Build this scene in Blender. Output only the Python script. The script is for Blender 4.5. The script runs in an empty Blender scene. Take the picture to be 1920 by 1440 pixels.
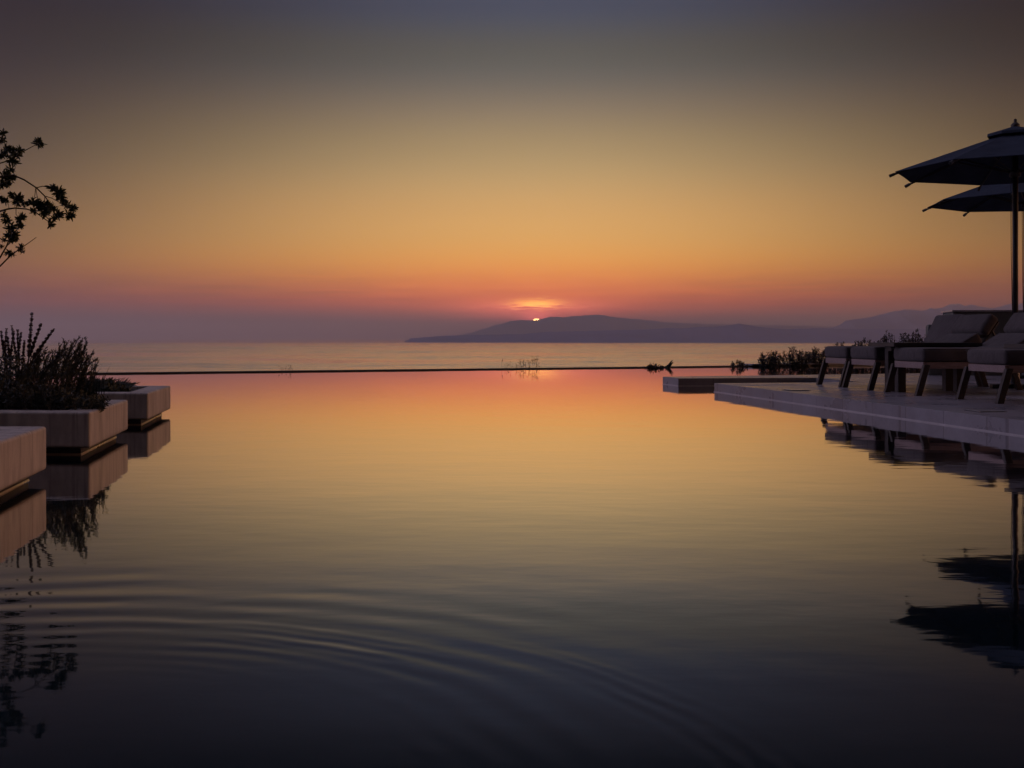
import bpy, bmesh, math, random
from math import sin, cos, pi, radians, sqrt, atan2, exp
from mathutils import Vector, Matrix, noise as mnoise

random.seed(11)
S = bpy.context.scene
COL = S.collection
F, HZ, H, YS = 2250.0, 633.5, 0.67, 1.5   # focal length and horizon in photo pixels, eye height over the pool

def W(px, py, Y):                        # photo pixel at depth Y (in units of 1.5 m) -> world point
    Y = Y * YS
    return Vector(((px - 960) * Y / F, Y, H - (py - HZ) * Y / F))

# ------------------------------------------------------------------ node helpers
class NT:
    def __init__(s, tree):
        s.t = tree; s.n = tree.nodes; s.l = tree.links
    def new(s, typ, **kw):
        nd = s.n.new(typ)
        for k, v in kw.items(): setattr(nd, k, v)
        return nd
    def put(s, sock, v):
        if isinstance(v, bpy.types.NodeSocket): s.l.new(v, sock)
        elif v is not None: sock.default_value = v
    def math(s, op, a, b=None, c=None, clamp=False):
        nd = s.new('ShaderNodeMath', operation=op, use_clamp=clamp)
        for i, v in enumerate((a, b, c)):
            if v is not None: s.put(nd.inputs[i], v)
        return nd.outputs[0]
    def mapr(s, v, a, b, c, d, interp='LINEAR'):
        nd = s.new('ShaderNodeMapRange', interpolation_type=interp)
        s.put(nd.inputs['Value'], v)
        for k, q in zip(('From Min', 'From Max', 'To Min', 'To Max'), (a, b, c, d)): nd.inputs[k].default_value = q
        return nd.outputs[0]
    def mix(s, f, a, b, blend='MIX'):
        nd = s.new('ShaderNodeMix', data_type='RGBA', blend_type=blend)
        s.put(nd.inputs[0], f); s.put(nd.inputs[6], a); s.put(nd.inputs[7], b)
        return nd.outputs[2]
    def ramp(s, fac, stops, interp='LINEAR'):
        nd = s.new('ShaderNodeValToRGB'); cr = nd.color_ramp; cr.interpolation = interp
        while len(cr.elements) < len(stops): cr.elements.new(0.5)
        for e, (p, c) in zip(cr.elements, stops):
            e.position = p; e.color = (*c, 1) if len(c) == 3 else c
        s.put(nd.inputs[0], fac)
        return nd.outputs[0]
    def noise(s, vec, scale, detail=3, rough=.5, dist=0):
        nd = s.new('ShaderNodeTexNoise')
        s.put(nd.inputs['Vector'], vec)
        nd.inputs['Scale'].default_value = scale; nd.inputs['Detail'].default_value = detail
        nd.inputs['Roughness'].default_value = rough; nd.inputs['Distortion'].default_value = dist
        return nd.outputs[0]
    def mapping(s, vec, scale=(1, 1, 1), rot=(0, 0, 0), loc=(0, 0, 0)):
        nd = s.new('ShaderNodeMapping')
        s.put(nd.inputs[0], vec)
        nd.inputs['Location'].default_value = loc; nd.inputs['Rotation'].default_value = rot; nd.inputs['Scale'].default_value = scale
        return nd.outputs[0]
    def bump(s, h, dist=1.0, strength=1.0, normal=None):
        nd = s.new('ShaderNodeBump')
        s.put(nd.inputs['Height'], h); nd.inputs['Distance'].default_value = dist; nd.inputs['Strength'].default_value = strength
        if normal is not None: s.put(nd.inputs['Normal'], normal)
        return nd.outputs[0]

def lin(c):
    return tuple(((v / 255) / 12.92 if v / 255 <= .04045 else ((v / 255 + .055) / 1.055) ** 2.4) for v in c)
def col4(c): return (c[0], c[1], c[2], 1)

def new_mat(name):
    m = bpy.data.materials.new(name); m.use_nodes = True
    m.node_tree.nodes.clear()
    t = NT(m.node_tree)
    out = t.new('ShaderNodeOutputMaterial')
    return m, t, out

def simple(name, c, rough=.7, var=.25, scale=8, bumpd=0.0, bscale=60, spec=.4, stretch=(1, 1, 1), metallic=0):
    m, t, out = new_mat(name)
    tc = t.new('ShaderNodeTexCoord').outputs['Object']
    mp = t.mapping(tc, stretch)
    n = t.noise(mp, scale, 5, .6)
    lo = tuple(v * (1 - var) for v in c); hi = tuple(min(1, v * (1 + var)) for v in c)
    colr = t.ramp(n, [(.25, lo), (.75, hi)])
    p = t.new('ShaderNodeBsdfPrincipled')
    t.put(p.inputs['Base Color'], colr); p.inputs['Roughness'].default_value = rough
    p.inputs['Specular IOR Level'].default_value = spec; p.inputs['Metallic'].default_value = metallic
    if bumpd:
        t.put(p.inputs['Normal'], t.bump(t.noise(mp, bscale, 4, .6), bumpd))
    t.l.new(p.outputs[0], out.inputs[0])
    return m

# ------------------------------------------------------------------ object helpers
def tag(o, label=None, cat=None, group=None, kind=None):
    if label: o['label'] = label
    if cat: o['category'] = cat
    if group: o['group'] = group
    if kind: o['kind'] = kind
    return o
def empty(name, loc=(0, 0, 0), rz=0):
    o = bpy.data.objects.new(name, None); COL.objects.link(o)
    o.location = loc; o.rotation_euler = (0, 0, rz); o.empty_display_size = .2
    return o
def obj(name, bm, mat, parent=None, smooth=False):
    me = bpy.data.meshes.new(name)
    bm.normal_update(); bm.to_mesh(me); bm.free()
    me.materials.append(mat)
    if smooth:
        for p in me.polygons: p.use_smooth = True
    o = bpy.data.objects.new(name, me); COL.objects.link(o)
    if parent is not None: o.parent = parent
    return o
def copy_tree(o, parent=None):
    c = o.copy(); COL.objects.link(c); c.parent = parent
    for ch in list(o.children): copy_tree(ch, c)
    return c

def box(bm, x0, x1, y0, y1, z0, z1, bev=0.0, seg=2, M=None):
    vs = [bm.verts.new((x, y, z)) for z in (z0, z1) for y in (y0, y1) for x in (x0, x1)]
    fs = [bm.faces.new([vs[i] for i in q]) for q in ((0, 2, 3, 1), (4, 5, 7, 6), (0, 1, 5, 4), (2, 6, 7, 3), (0, 4, 6, 2), (1, 3, 7, 5))]
    if bev:
        es = list({e for f in fs for e in f.edges})
        r = bmesh.ops.bevel(bm, geom=es, offset=bev, segments=seg, profile=.5, affect='EDGES')
        vs = list({v for f in r['faces'] for v in f.verts} | {v for v in vs if v.is_valid})
    if M is not None:
        for v in vs:
            if v.is_valid: v.co = M @ v.co
    return vs
def prism(bm, poly, z0, z1, bev=0.0, seg=2):
    n = len(poly)
    lo = [bm.verts.new((p[0], p[1], z0)) for p in poly]; hi = [bm.verts.new((p[0], p[1], z1)) for p in poly]
    fs = [bm.faces.new(list(reversed(lo))), bm.faces.new(hi)]
    for i in range(n):
        j = (i + 1) % n
        fs.append(bm.faces.new((lo[i], lo[j], hi[j], hi[i])))
    if bev:
        es = list({e for f in fs for e in f.edges})
        bmesh.ops.bevel(bm, geom=es, offset=bev, segments=seg, profile=.5, affect='EDGES')
def tube(bm, pts, rad, sides=6, cap=True):
    pts = [Vector(p) for p in pts]
    rings = []
    for i, p in enumerate(pts):
        d = (pts[min(i + 1, len(pts) - 1)] - pts[max(i - 1, 0)])
        if d.length < 1e-9: d = Vector((0, 0, 1))
        d.normalize()
        a = d.orthogonal().normalized() if abs(d.z) < .99 else Vector((1, 0, 0)); a = (a - d * a.dot(d)).normalized()
        if abs(d.z) < .99:
            a = Vector((0, 0, 1)).cross(d).normalized()
        b = d.cross(a)
        r = rad[i] if isinstance(rad, (list, tuple)) else rad
        rings.append([bm.verts.new(p + a * (r * cos(2 * pi * k / sides)) + b * (r * sin(2 * pi * k / sides))) for k in range(sides)])
    for r0, r1 in zip(rings, rings[1:]):
        for k in range(sides):
            bm.faces.new((r0[k], r0[(k + 1) % sides], r1[(k + 1) % sides], r1[k]))
    if cap:
        bm.faces.new(list(reversed(rings[0]))); bm.faces.new(rings[-1])
def lathe(bm, prof, c=(0, 0, 0), sides=16):
    rings = []
    for r, z in prof:
        rings.append([bm.verts.new((c[0] + r * cos(2 * pi * k / sides), c[1] + r * sin(2 * pi * k / sides), c[2] + z)) for k in range(sides)])
    for r0, r1 in zip(rings, rings[1:]):
        for k in range(sides):
            bm.faces.new((r0[k], r0[(k + 1) % sides], r1[(k + 1) % sides], r1[k]))
    bm.faces.new(list(reversed(rings[0]))); bm.faces.new(rings[-1])
def leaf(bm, p, d, ln, w, roll=None, simple_leaf=False):
    d = Vector(d).normalized()
    a = d.orthogonal().normalized()
    a = Matrix.Rotation(random.uniform(0, 2 * pi) if roll is None else roll, 3, d) @ a
    nrm = d.cross(a)
    p = Vector(p)
    if simple_leaf:
        q = [p, p + d * ln * .5 + a * w * .5, p + d * ln, p + d * ln * .5 - a * w * .5]
        bm.faces.new([bm.verts.new(v) for v in q]); return
    sag = nrm * ln * random.uniform(-.12, .12)
    mid = [p, p + d * ln * .4 + sag * .7, p + d * ln * .78 + sag * .9, p + d * ln]
    V = [bm.verts.new(m) for m in mid]
    l1 = bm.verts.new(mid[1] + a * w * .5 + nrm * w * .12); l2 = bm.verts.new(mid[2] + a * w * .38 + nrm * w * .1)
    r1 = bm.verts.new(mid[1] - a * w * .5 + nrm * w * .12); r2 = bm.verts.new(mid[2] - a * w * .38 + nrm * w * .1)
    bm.faces.new((V[0], V[1], l1)); bm.faces.new((V[0], r1, V[1]))
    bm.faces.new((V[1], V[2], l2, l1)); bm.faces.new((V[1], r1, r2, V[2]))
    bm.faces.new((V[2], V[3], l2)); bm.faces.new((V[2], r2, V[3]))
def rdir(up=0.0):
    while True:
        v = Vector((random.uniform(-1, 1), random.uniform(-1, 1), random.uniform(-1, 1)))
        if .05 < v.length < 1:
            v.normalize(); v.z += up
            return v.normalized()

# ================================================================== WORLD / SKY
SUN_AZ, SUN_EL = radians(1.17), 1.04
world = bpy.data.worlds.new("World"); S.world = world; world.use_nodes = True
world.node_tree.nodes.clear()
t = NT(world.node_tree)
wout = t.new('ShaderNodeOutputWorld'); bg = t.new('ShaderNodeBackground')
d = t.new('ShaderNodeTexCoord').outputs['Generated']
nv = t.new('ShaderNodeVectorMath', operation='NORMALIZE'); t.l.new(d, nv.inputs[0])
sx = t.new('ShaderNodeSeparateXYZ'); t.l.new(nv.outputs[0], sx.inputs[0])
X, Y, Z = sx.outputs
el = t.math('MULTIPLY', t.math('ARCSINE', Z), 1.5 * 180 / pi)      # 1.5 x degrees
az = t.math('MULTIPLY', t.math('SUBTRACT', t.math('ARCTAN2', X, Y), SUN_AZ), 1.5 * 180 / pi)
fac = t.math('DIVIDE', t.math('ADD', el, 5.0), 140.0, clamp=True)
def stops(tab): return [((e + 5) / 140, tuple(v / 4 for v in c)) for e, c in tab]   # ramp colours stop at 1
CENTRE = [(-5, (0.1, 0.09, 0.11)), (-0.3, (0.001, 0.0065, 0.2196)), (0.5, (0.0023, 0.0346, 0.2188)), (1.2, (0.1115, 0.0699, 0.1064)), (2.1, (0.7425, 0.1135, 0.0497)), (3.2, (0.9438, 0.1862, 0.0389)), (5.1, (1.2646, 0.5278, 0.0678)), (7.0, (0.9937, 0.5397, 0.142)), (8.9, (0.8917, 0.5011, 0.1561)), (11.5, (0.5966, 0.4092, 0.1744)), (14, (0.4034, 0.2997, 0.148)), (16.1, (0.2784, 0.2189, 0.1427)), (18.6, (0.1134, 0.1244, 0.1182)), (20.6, (0.1015, 0.103, 0.0811)), (22.9, (0.0462, 0.0726, 0.1276)), (28, (0.06, 0.063, 0.09)), (38, (0.05, 0.055, 0.085)), (60, (0.07, 0.07, 0.11)), (90, (0.13, 0.125, 0.19)), (135, (0.13, 0.125, 0.19))]
EDGE = [(-5, (0.03, 0.03, 0.045)), (-0.3, (0.01, 0.0133, 0.0152)), (0.5, (0.0041, 0.0049, 0.0057)), (1.2, (0.001, 0.001, 0.0014)), (2.1, (0.0021, 0.0013, 0.0013)), (3.2, (0.001, 0.001, 0.001)), (5.1, (0.001, 0.001, 0.001)), (7.0, (0.001, 0.001, 0.001)), (8.9, (0.001, 0.001, 0.0025)), (11.5, (0.001, 0.001, 0.0045)), (14, (0.001, 0.001, 0.001)), (16.1, (0.001, 0.001, 0.001)), (18.6, (0.001, 0.001, 0.001)), (20.6, (0.001, 0.001, 0.001)), (22.9, (0.001, 0.001, 0.001)), (38, (0.006, 0.01, 0.022)), (60, (0.05, 0.05, 0.08)), (90, (0.13, 0.125, 0.19)), (135, (0.13, 0.125, 0.19))]
C0 = t.ramp(fac, stops(CENTRE), 'B_SPLINE'); E0 = t.ramp(fac, stops(EDGE), 'B_SPLINE')
sg = t.mapr(el, 4, 23, 22.0, 16.5)
g = t.math('EXPONENT', t.math('DIVIDE', t.math('MULTIPLY', az, az), t.math('MULTIPLY', t.math('MULTIPLY', sg, sg), -2.0)))
sky = t.mix(g, E0, C0)
sky = t.mix(1.0, sky, (4, 4, 4, 1), 'MULTIPLY')
sky = t.mix(1.0, sky, t.mix(t.mapr(t.math('ABSOLUTE', az), 150, 230, 0, 1, 'SMOOTHSTEP'), (1, 1, 1, 1), (.3, .3, .3, 1)), 'MULTIPLY')
# thin streaks of cloud low over the horizon
cv = t.new('ShaderNodeCombineXYZ'); t.put(cv.inputs[0], t.math('MULTIPLY', az, .16)); t.put(cv.inputs[1], t.math('MULTIPLY', el, 2.6))
st = t.noise(cv.outputs[0], 1.0, 5, .6, .4)
band = t.math('MULTIPLY', t.mapr(el, .3, 1.6, 0, 1, 'SMOOTHSTEP'), t.mapr(el, 3.0, 5.5, 1, 0, 'SMOOTHSTEP'))
sv = t.math('MULTIPLY', t.mapr(st, .35, .68, -1, 1), t.math('MULTIPLY', band, .24))
sky = t.mix(1.0, sky, t.mix(t.math('ADD', sv, .5), (.72, .74, .80, 1), (1.28, 1.22, 1.16, 1)), 'MULTIPLY')
# broad softness of the air (very faint large clouds)
cv2 = t.new('ShaderNodeCombineXYZ'); t.put(cv2.inputs[0], t.math('MULTIPLY', az, .03)); t.put(cv2.inputs[1], t.math('MULTIPLY', el, .12))
st2 = t.noise(cv2.outputs[0], 1.0, 3, .5)
sky = t.mix(1.0, sky, t.mix(st2, (.94, .94, .95, 1), (1.06, 1.06, 1.05, 1)), 'MULTIPLY')
def gauss(sa, se, e0, a0=0.0, wob=None):
    u = t.math('DIVIDE', t.math('SUBTRACT', az, a0), sa)
    e_ = el if wob is None else t.math('ADD', el, wob)
    v = t.math('DIVIDE', t.math('SUBTRACT', e_, e0), se)
    return t.math('EXPONENT', t.math('MULTIPLY', t.math('ADD', t.math('MULTIPLY', u, u), t.math('MULTIPLY', v, v)), -.5))
def add_glow(sky, f, c):
    return t.mix(1.0, sky, t.mix(f, (0, 0, 0, 1), col4(c)), 'ADD')
wob = t.math('MULTIPLY', t.math('SUBTRACT', st, .5), 1.1)
sky = add_glow(sky, gauss(8.5, 1.6, 2.2), (.7, .12, .03))
sky = add_glow(sky, gauss(3.2, .55, 1.75, 0, wob), (1.3, .17, .14))
cv3 = t.new('ShaderNodeCombineXYZ'); t.put(cv3.inputs[0], t.math('MULTIPLY', az, .8)); t.put(cv3.inputs[1], t.math('MULTIPLY', el, 9.0))
st3 = t.noise(cv3.outputs[0], 1.0, 4, .6)
yf = t.math('MULTIPLY', gauss(1.15, .20, 2.46, 0, t.math('MULTIPLY', t.math('SUBTRACT', st3, .5), 1.1)), t.mapr(st3, .3, .65, .25, 1.25))
sky = add_glow(sky, yf, (2.4, 1.5, .06))
wf = t.math('MULTIPLY', gauss(3.4, .26, 2.3, -.2, t.math('MULTIPLY', t.math('SUBTRACT', st3, .5), 1.2)), t.mapr(st3, .35, .65, .1, 1.2))
sky = add_glow(sky, wf, (.9, .20, .12))
sky = add_glow(sky, gauss(.75, .30, 1.35), (2.2, .3, .3))
# purple sky glow added out of view at left to light the terrace
lf = t.math('EXPONENT', t.math('MULTIPLY', t.math('POWER', t.math('DIVIDE', t.math('ADD', az, 112.0), 23.0), 2.0), -.5))
lf = t.math('MULTIPLY', lf, t.mapr(el, 25, 60, 1, .3, 'SMOOTHSTEP'))
sky = add_glow(sky, lf, (1.35, 1.14, 1.72))
# copper sky glow added out of view at right to warm the planter sides
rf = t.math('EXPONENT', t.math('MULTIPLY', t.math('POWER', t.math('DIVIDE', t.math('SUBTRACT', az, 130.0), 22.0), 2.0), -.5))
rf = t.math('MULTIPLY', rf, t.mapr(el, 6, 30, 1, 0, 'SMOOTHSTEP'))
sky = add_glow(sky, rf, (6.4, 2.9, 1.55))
# the sun's own disc, half set behind the ridge
dist = t.math('SQRT', t.math('ADD', t.math('MULTIPLY', az, az), t.math('POWER', t.math('SUBTRACT', el, SUN_EL), 2.0)))
sky = add_glow(sky, t.mapr(dist, .29, .38, 1, 0, 'SMOOTHSTEP'), (32, 17, 5))
t.l.new(sky, bg.inputs[0]); bg.inputs[1].default_value = 1.0
t.l.new(bg.outputs[0], wout.inputs[0])

sun = bpy.data.lights.new('sun', 'SUN'); sun.energy = 2.0; sun.color = (1, .47, .22); sun.angle = radians(.5)
so = bpy.data.objects.new('sun', sun); COL.objects.link(so)
sel = radians(.42)
sd = Vector((sin(SUN_AZ) * cos(sel), cos(SUN_AZ) * cos(sel), sin(sel)))
so.rotation_euler = sd.to_track_quat('Z', 'Y').to_euler()

# ================================================================== MATERIALS
def mat_pool():
    m, t, out = new_mat('pool_water')
    P = t.new('ShaderNodeNewGeometry').outputs['Position']
    n0 = t.noise(P, .9, 2)
    sp = t.new('ShaderNodeSeparateXYZ'); t.l.new(P, sp.inputs[0])
    dx = t.math('ADD', sp.outputs[0], 1.0); dy = t.math('SUBTRACT', sp.outputs[1], 1.5)
    r = t.math('SQRT', t.math('ADD', t.math('MULTIPLY', dx, dx), t.math('MULTIPLY', dy, dy)))
    r0 = r
    r = t.math('ADD', r, t.math('MULTIPLY', t.math('SUBTRACT', n0, .5), .22))
    lam = t.math('MAXIMUM', t.math('MULTIPLY_ADD', r, .165, -.10), .045)
    ph = t.math('MULTIPLY', t.math('LOGARITHM', lam, math.e), 2 * pi / .165)
    n1 = t.noise(t.mapping(P, (1, 1, 1), (0, 0, .5)), 1.6, 2)
    env = t.math('MULTIPLY', t.mapr(r, .85, 1.25, 0, 1, 'SMOOTHSTEP'), t.mapr(r, 1.4, 2.3, 1, 0, 'SMOOTHSTEP'))
    env = t.math('MULTIPLY', env, t.mapr(n1, .40, .62, .2, 1, 'SMOOTHSTEP'))
    env = t.math('MULTIPLY', env, t.mapr(sp.outputs[0], -.35, .3, 1, .16, 'SMOOTHSTEP'))
    h = t.math('MULTIPLY', t.math('MULTIPLY', t.math('SINE', ph), lam), t.math('MULTIPLY', env, .0040))
    # a second, finer train of rings farther right
    n4 = t.noise(P, 2.3, 2)
    r2 = t.math('ADD', r0, t.math('MULTIPLY', t.math('SUBTRACT', n4, .5), .07))
    e2 = t.math('EXPONENT', t.math('MULTIPLY', t.math('POWER', t.math('DIVIDE', t.math('SUBTRACT', r2, 1.44), .075), 2.0), -1.0))
    e2 = t.math('MULTIPLY', e2, t.mapr(sp.outputs[0], -.15, .2, 0, 1, 'SMOOTHSTEP'))
    e2 = t.math('MULTIPLY', e2, t.mapr(n4, .36, .6, .25, 1, 'SMOOTHSTEP'))
    h = t.math('ADD', h, t.math('MULTIPLY', t.math('SINE', t.math('MULTIPLY', r2, 2 * pi / .052)), t.math('MULTIPLY', e2, .00020)))
    e3 = t.math('EXPONENT', t.math('MULTIPLY', t.math('POWER', t.math('DIVIDE', t.math('SUBTRACT', r2, 1.27), .12), 2.0), -1.0))
    e3 = t.math('MULTIPLY', e3, t.mapr(sp.outputs[0], -.75, -.5, 0, 1, 'SMOOTHSTEP'))
    e3 = t.math('MULTIPLY', e3, t.mapr(sp.outputs[0], -.3, -.05, 1, 0, 'SMOOTHSTEP'))
    h = t.math('ADD', h, t.math('MULTIPLY', t.math('SINE', t.math('MULTIPLY', r2, 2 * pi / .052)), t.math('MULTIPLY', e3, .00012)))
    nA = t.noise(t.mapping(P, (1, 1.5, 1), (0, 0, .25)), 1.7, 2, .45)
    nB = t.noise(t.mapping(P, (.8, 1.6, 1), (0, 0, .2)), 7, 2, .5)
    h = t.math('ADD', h, t.math('MULTIPLY', nA, .0011))
    h = t.math('ADD', h, t.math('MULTIPLY', nB, .00028))
    nrm = t.bump(h, 1.0)
    gl = t.new('ShaderNodeBsdfGlossy'); gl.inputs['Roughness'].default_value = .028; t.put(gl.inputs['Normal'], nrm)
    gl.inputs['Color'].default_value = (1, 1, 1, 1)
    df = t.new('ShaderNodeBsdfDiffuse'); df.inputs['Color'].default_value = (.003, .012, .017, 1)
    lw = t.new('ShaderNodeLayerWeight'); lw.inputs[0].default_value = .5; t.put(lw.inputs['Normal'], nrm)
    cosn = t.math('SUBTRACT', 1.0, lw.outputs['Facing'])
    refl = t.ramp(cosn, [(0, (.99,) * 3), (.04, (.97,) * 3), (.117, (.83,) * 3), (.16, (.69,) * 3), (.203, (.61,) * 3), (.244, (.43,) * 3),
                         (.272, (.29,) * 3), (.335, (.075,) * 3), (.5, (.04,) * 3), (1, (.022,) * 3)])
    mx = t.new('ShaderNodeMixShader')
    t.put(mx.inputs[0], refl); t.l.new(df.outputs[0], mx.inputs[1]); t.l.new(gl.outputs[0], mx.inputs[2])
    t.l.new(mx.outputs[0], out.inputs[0])
    return m
def mat_sea():
    m, t, out = new_mat('sea_water')
    P = t.new('ShaderNodeNewGeometry').outputs['Position']
    n1 = t.noise(t.mapping(P, (1, .55, 1)), .12, 6, .65)
    n2 = t.noise(t.mapping(P, (.25, 1, 1)), .006, 5, .6)
    h = t.math('ADD', t.math('MULTIPLY', n1, 1.1), t.math('MULTIPLY', n2, 5.0))
    nrm = t.bump(h, .16, 1.0)
    p = t.new('ShaderNodeBsdfPrincipled')
    p.inputs['Base Color'].default_value = (.30, .52, .62, 1)
    t.put(p.inputs['Roughness'], t.mapr(n2, .3, .7, .06, .13)); p.inputs['IOR'].default_value = 2.4
    t.put(p.inputs['Normal'], nrm)
    t.l.new(p.outputs[0], out.inputs[0])
    return m
def mat_stone(name, c, joint=True, rot=0.0, w=.9, hgt=.6, rough=.42, spec=.5):
    m, t, out = new_mat(name)
    P = t.new('ShaderNodeNewGeometry').outputs['Position']
    n = t.noise(P, 2.2, 6, .62); n2 = t.noise(P, 22, 4, .6)
    colr = t.ramp(n, [(.3, tuple(v * .74 for v in c)), (.7, tuple(v * 1.18 for v in c))])
    colr = t.mix(t.mapr(n2, .35, .75, 0, .35), colr, col4(tuple(v * .62 for v in c)))
    h = t.math('ADD', t.math('MULTIPLY', n2, .0012), t.math('MULTIPLY', t.noise(P, 90, 3), .0005))
    if joint:
        br = t.new('ShaderNodeTexBrick')
        t.put(br.inputs['Vector'], t.mapping(P, (1, 1, 1), (0, 0, rot)))
        br.inputs['Scale'].default_value = 1.0; br.inputs['Brick Width'].default_value = w; br.inputs['Row Height'].default_value = hgt
        br.inputs['Mortar Size'].default_value = .006; br.inputs['Mortar Smooth'].default_value = .2
        br.inputs['Color1'].default_value = (1, 1, 1, 1); br.inputs['Color2'].default_value = (.8, .8, .82, 1)
        br.inputs['Mortar'].default_value = (.6, .58, .6, 1); br.offset = .5
        colr = t.mix(1.0, colr, br.outputs['Color'], 'MULTIPLY')
        h = t.math('SUBTRACT', h, t.math('MULTIPLY', br.outputs['Fac'], .004))
    p = t.new('ShaderNodeBsdfPrincipled')
    t.put(p.inputs['Base Color'], colr); t.put(p.inputs['Roughness'], t.mapr(n, .3, .7, rough - .1, rough + .14))
    p.inputs['Specular IOR Level'].default_value = spec
    t.put(p.inputs['Normal'], t.bump(h, 1.0))
    t.l.new(p.outputs[0], out.inputs[0])
    return m
def mat_planter():
    m, t, out = new_mat('planter_travertine')
    P = t.new('ShaderNodeNewGeometry').outputs['Position']
    n = t.noise(t.mapping(P, (1, 1, .22)), 11, 6, .62, .3)         # run-down stains
    n2 = t.noise(t.mapping(P, (1, 1, .5)), 5, 5, .65)
    n3 = t.noise(P, 70, 4, .6)
    c = t.ramp(n, [(.30, (.36, .32, .29)), (.5, (.54, .49, .44)), (.72, (.64, .58, .52))])
    c = t.mix(t.mapr(n2, .50, .74, 0, .6), c, (.25, .22, .20, 1))
    zz = t.new('ShaderNodeSeparateXYZ'); t.l.new(P, zz.inputs[0])
    damp = t.math('MULTIPLY', t.mapr(t.math('ADD', zz.outputs[2], t.math('MULTIPLY', n2, .09)), .075, .125, 1, 0, 'SMOOTHSTEP'), .5)
    c = t.mix(damp, c, (.20, .17, .15, 1))                         # tide mark left by the pool along the lower edge
    drip = t.noise(t.mapping(P, (1, 1, .04)), 34, 3, .5)
    c = t.mix(t.math('MULTIPLY', t.mapr(drip, .57, .66, 0, 1, 'SMOOTHSTEP'), t.mapr(zz.outputs[2],   .06, .22, .2, .45)), c, (.17, .14, .12, 1))
    p = t.new('ShaderNodeBsdfPrincipled'); t.put(p.inputs['Base Color'], c)
    p.inputs['Roughness'].default_value = .55; p.inputs['Specular IOR Level'].default_value = .4
    h = t.math('ADD', t.math('MULTIPLY', n2, .003), t.math('MULTIPLY', n3, .0009))
    t.put(p.inputs['Normal'], t.bump(h, 1.0))
    t.l.new(p.outputs[0], out.inputs[0])
    return m
def mat_wood(name, c):
    m, t, out = new_mat(name)
    tc = t.new('ShaderNodeTexCoord').outputs['Object']
    n = t.noise(t.mapping(tc, (1.5, 14, 14)), 5, 6, .65, .6)
    cc = t.ramp(n, [(.28, tuple(v * .55 for v in c)), (.55, c), (.8, tuple(v * 1.35 for v in c))])
    p = t.new('ShaderNodeBsdfPrincipled'); t.put(p.inputs['Base Color'], cc); p.inputs['Roughness'].default_value = .5
    t.put(p.inputs['Normal'], t.bump(n, .0012))
    t.l.new(p.outputs[0], out.inputs[0])
    return m
def mat_fabric(name, c, weave=420, sheen=.15):
    m, t, out = new_mat(name)
    tc = t.new('ShaderNodeTexCoord').outputs['Object']
    n = t.noise(tc, 5, 5, .6); n2 = t.noise(tc, weave, 2)
    cc = t.ramp(n, [(.3, tuple(v * .8 for v in c)), (.7, tuple(v * 1.15 for v in c))])
    p = t.new('ShaderNodeBsdfPrincipled'); t.put(p.inputs['Base Color'], cc); p.inputs['Roughness'].default_value = .9
    p.inputs['Specular IOR Level'].default_value = .2
    p.inputs['Sheen Weight'].default_value = sheen
    if not sheen: p.inputs['Specular IOR Level'].default_value = .05
    h = t.math('ADD', t.math('MULTIPLY', n, .018), t.math('MULTIPLY', n2, .0004))
    t.put(p.inputs['Normal'], t.bump(h, 1.0))
    t.l.new(p.outputs[0], out.inputs[0])
    return m
def mat_leaf(name, c, rough=.55):
    m, t, out = new_mat(name)
    P = t.new('ShaderNodeNewGeometry').outputs['Position']
    n = t.noise(P, 14, 3, .6)
    cc = t.ramp(n, [(.3, tuple(v * .6 for v in c)), (.7, tuple(v * 1.4 for v in c))])
    p = t.new('ShaderNodeBsdfPrincipled'); t.put(p.inputs['Base Color'], cc); p.inputs['Roughness'].default_value = rough
    p.inputs['Specular IOR Level'].default_value = .3
    t.l.new(p.outputs[0], out.inputs[0])
    return m

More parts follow.
